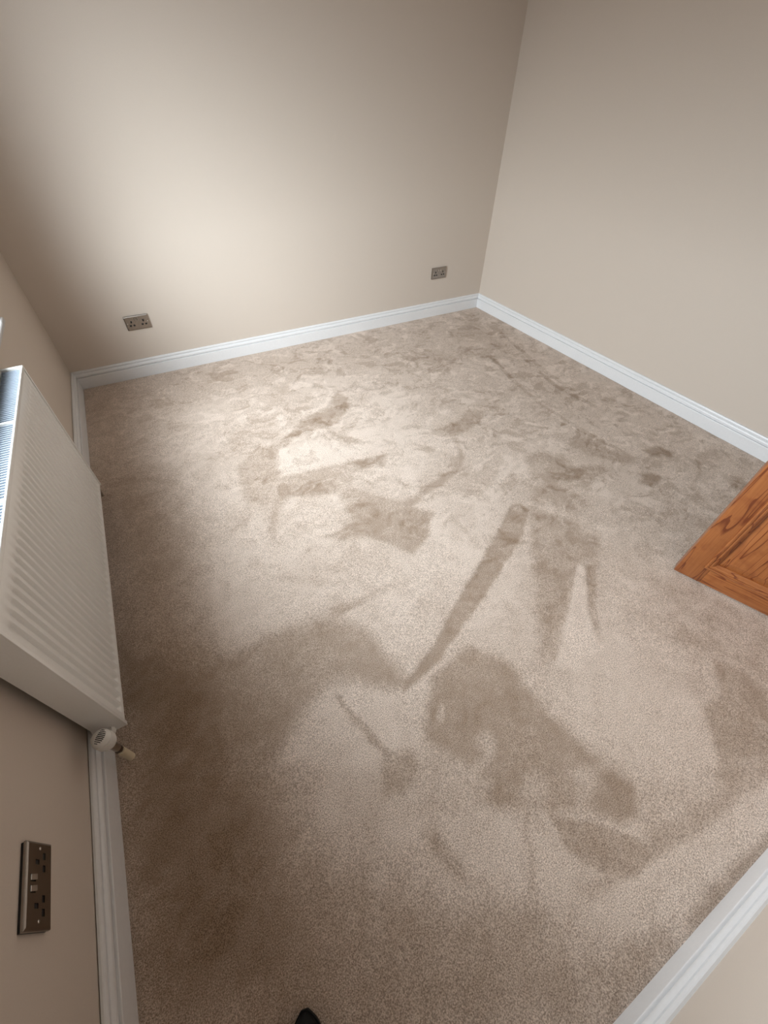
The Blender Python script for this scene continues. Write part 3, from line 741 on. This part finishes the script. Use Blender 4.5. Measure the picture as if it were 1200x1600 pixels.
# end covers
for y0, y1 in ((RY0 - 0.003, RY0 + 0.0005), (RY1 - 0.0005, RY1 + 0.003)):
    bm = bmesh.new()
    add_box(bm, (RX0, y0, RZ0 - 0.002), (RX1 + 0.003, y1, RZ1 + 0.001), 0.0012)
    ya, yb = (y0, y0 + 0.012) if y0 < 1.5 else (y1 - 0.012, y1)
    add_box(bm, (RX1 + 0.0005, ya, RZ0 - 0.002), (RX1 + 0.0035, yb, RZ1 - 0.002), 0.0012)     # lip folded over the front edge
    robj('side_panel', bm, M_RAD)
# top grille: two rails and cross slats
bm = bmesh.new()
zt = RZ1 + 0.0025
add_box(bm, (RX1 - 0.004, RY0 - 0.003, RZ1 - 0.012), (RX1 + 0.0025, RY1 + 0.003, zt), 0.0026, 3)
add_box(bm, (RX0 - 0.0025, RY0 - 0.003, RZ1 - 0.010), (RX0 + 0.004, RY1 + 0.003, zt), 0.0015, 3)
for (a, b) in ((RY0 - 0.003, RY0 + 0.010), (RY1 - 0.008, RY1 + 0.003), (RY0 + 0.40, RY0 + 0.408), (RY0 + 0.80, RY0 + 0.808)):
    add_box(bm, (RX0 + 0.003, a, RZ1 - 0.009), (RX1 - 0.003, b, zt - 0.0006), 0.001)
grille = robj('top_grille', bm, M_RAD)
bm = bmesh.new()
y = RY0 + 0.016
while y < RY1 - 0.010:
    add_box(bm, (RX0 + 0.003, y, RZ1 - 0.010), (RX1 - 0.003, y + 0.0042, RZ1 - 0.0035), 0.0006, 1)
    y += 0.0125
for v in bm.verts: v.co = v.co - rad.location
obj('cross_slat', bm, M_SLAT, grille, label='metal cross slats of the grille, sky tint and shade in their colour')
# wall brackets
for yb_ in (RY0 + 0.15, RY1 - 0.15):
    bm = bmesh.new()
    add_box(bm, (0.0, yb_ - 0.02, 0.16), (0.004, yb_ + 0.02, 0.66)); add_box(bm, (0.003, yb_ - 0.015, 0.62), (RX0 + 0.003, yb_ + 0.015, 0.64)); add_box(bm, (0.003, yb_ - 0.015, 0.18), (RX0 + 0.003, yb_ + 0.015, 0.20))
    robj('wall_bracket', bm, M_RAD, smooth=False)
# thermostatic valve at the near end
VX, VY = 0.0680, 1.104
bm = bmesh.new()
add_lathe(bm, [(0.0085, 0.092), (0.0105, 0.094), (0.0105, 0.120), (0.0120, 0.122), (0.0120, 0.132), (0.0098, 0.134), (0.0098, 0.146), (0.0080, 0.148)], (VX, VY, 0), seg=28)
add_cyl(bm, (VX, VY, 0.125), (VX, RY0 - 0.016, 0.125), 0.0085)
valve = robj('thermostatic_valve', bm, M_CHROME, label='chrome valve body with white thermostatic head')
def vobj(name, bm, mat, label=None):
    L = rad.location
    for v in bm.verts: v.co = v.co - L
    return obj(name, bm, mat, valve, smooth=True, label=label)
bm = bmesh.new()
add_lathe(bm, [(0.0145, 0.142), (0.0180, 0.144), (0.0225, 0.150), (0.0255, 0.160), (0.0262, 0.176), (0.0258, 0.188), (0.0242, 0.1885), (0.0240, 0.192), (0.0222, 0.2000), (0.0180, 0.2060), (0.0110, 0.2105), (0.0040, 0.2120), (0.0005, 0.2121)], (VX, VY, 0), seg=48)
vobj('valve_head', bm, M_PLASTIC, 'ribbed white dome shaped valve head')
# vent slots in the dome: dark slender bars following the curve
bm = bmesh.new()
for k in range(9):
    off = (k - 4) * 0.0042
    half = math.sqrt(max(0.0, 0.0205 ** 2 - off ** 2)) * (0.80 if abs(k - 4) < 4 else 0.6)
    # slots run across x+y diagonal facing the room
    ux, uy = math.cos(math.radians(35)), math.sin(math.radians(35))
    pts = []
    for s in range(7):
        a = -half * 0.10 + (half * 1.15) * s / 6
        px_ = VX + ux * a + uy * off; py_ = VY - uy * a + ux * off
        r = math.hypot(px_ - VX, py_ - VY)
        zz = float(np.interp(r, [0, 0.004, 0.011, 0.018, 0.0222, 0.024], [0.2121, 0.2120, 0.2105, 0.2060, 0.2000, 0.192]))
        pts.append(Vector((px_, py_, zz + 0.0004)))
    wv = Vector((uy, ux, 0)) * 0.00115
    for a, b in zip(pts, pts[1:]):
        q = [a - wv, a + wv, b + wv, b - wv]
        lo = [bm.verts.new(c - Vector((0, 0, 0.0012))) for c in q]; up = [bm.verts.new(c) for c in q]
        bm.faces.new(up); bm.faces.new(list(reversed(lo)))
        for i in range(4): bm.faces.new((lo[i], lo[(i + 1) % 4], up[(i + 1) % 4], up[i]))
vobj('vent_slot', bm, M_BLACK, 'dark vent slots in the dome')
bm = bmesh.new()
add_lathe(bm, [(0.0115, 0), (0.0135, 0.002), (0.0135, 0.011), (0.0105, 0.013), (0.0105, 0.018)], (VX, RY0 - 0.0205, 0.125), seg=6, axis=(0, 1, 0))
vobj('union_nut', bm, M_PLASTIC)
bm = bmesh.new()
add_lathe(bm, [(0.0112, -0.006), (0.0112, 0.070), (0.0100, 0.071), (0.0090, 0.0711)], (VX, VY, 0), seg=28)
vobj('pipe_sleeve', bm, M_SLEEVE, 'cream plastic pipe sleeve')
bm = bmesh.new()
add_lathe(bm, [(0.0070, 0.066), (0.0070, 0.080), (0.0122, 0.081), (0.0122, 0.093), (0.0085, 0.094)], (VX, VY, 0), seg=6)
vobj('compression_nut', bm, simple('dark_tarnished_nut', (0.16, 0.13, 0.11), 0.35, metal=1.0), 'dark tarnished nut')
# lockshield valve at the far end
VY2 = RY1 + 0.052
bm = bmesh.new()
add_lathe(bm, [(0.0085, 0.092), (0.0110, 0.094), (0.0110, 0.135), (0.0080, 0.138)], (VX, VY2, 0), seg=24)
add_cyl(bm, (VX, VY2, 0.122), (VX, RY1 + 0.003, 0.122), 0.0085)
add_cyl(bm, (VX, VY2, -0.006), (VX, VY2, 0.094), 0.0075)
lock = robj('lockshield_valve', bm, M_CHROME, label='small chrome valve at the far end')
bm = bmesh.new(); L = rad.location
add_lathe(bm, [(0.0130, 0.132), (0.0130, 0.165), (0.0110, 0.168), (0.0010, 0.169)], (VX, VY2, 0), seg=24)
for v in bm.verts: v.co = v.co - L
obj('valve_cap', bm, M_PLASTIC, lock, smooth=True)

# ---------------------------------------------------------------- shoe of the photographer
def build_shoe(toe, yaw):
    """black lace-up shoe; local y = 0 at the toe, heel at y = -0.29"""
    t = tag(empty('shoe', (toe[0], toe[1], 0.0), yaw), 'black shoe toe poking in at the bottom edge of the photo', 'shoe')
    # outline half-widths and heights along the length
    st = [(0.0, 0.004, 0.018), (-0.006, 0.014, 0.026), (-0.016, 0.023, 0.034), (-0.035, 0.033, 0.042), (-0.065, 0.043, 0.049), (-0.095, 0.047, 0.056),
          (-0.125, 0.045, 0.068), (-0.155, 0.040, 0.084), (-0.18, 0.036, 0.092), (-0.21, 0.034, 0.092), (-0.24, 0.034, 0.090), (-0.265, 0.032, 0.090), (-0.282, 0.024, 0.084), (-0.290, 0.010, 0.070)]
    bm = bmesh.new(); rows = []
    N = 14
    for y, w_, h_ in st:
        row = []
        for k in range(N + 1):
            a = math.pi * k / N
            c, s = math.cos(a), math.sin(a)
            row.append(bm.verts.new((w_ * math.copysign(abs(c) ** 0.75, c), y, 0.014 + (h_ - 0.014) * abs(s) ** 0.75)))
        rows.append(row)
    for A, B in zip(rows[:], rows[1:]):
        i = rows.index(A)
        for k in range(N):
            if 8 <= i <= 11 and 5 <= k <= 8: continue      # ankle opening
            bm.faces.new((A[k], A[k + 1], B[k + 1], B[k]))
    bm.faces.new(rows[0]); bm.faces.new(list(reversed(rows[-1])))
    o = obj('upper', bm, M_SHOE, t, smooth=True)
    sm = o.modifiers.new('smooth', 'SUBSURF'); sm.levels = 1; sm.render_levels = 2
    bm = bmesh.new(); lo, up = [], []
    out = [(y + (0.003 if i == 0 else 0), w_ + 0.003) for i, (y, w_, h_) in enumerate(st)]
    pts = [(w_, y) for y, w_ in out] + [(-w_, y) for y, w_ in reversed(out)]
    lo = [bm.verts.new((x, y, 0.0)) for x, y in pts]; up = [bm.verts.new((x, y, 0.018)) for x, y in pts]
    bm.faces.new(up); bm.faces.new(list(reversed(lo)))
    for i in range(len(pts)): bm.faces.new((lo[i], lo[(i + 1) % len(pts)], up[(i + 1) % len(pts)], up[i]))
    obj('sole', bm, M_SOLE, t)
    bm = bmesh.new()
    for i in range(5):
        y = -0.100 - i * 0.015
        z = 0.058 + i * 0.0085
        add_cyl(bm, (-0.018, y, z - 0.002), (0.018, y - 0.004, z - 0.002), 0.0022, seg=8)
    obj('lace', bm, M_SHOE, t)
    return t
build_shoe((0.3535, 0.3740), math.radians(-28.5 + 14))
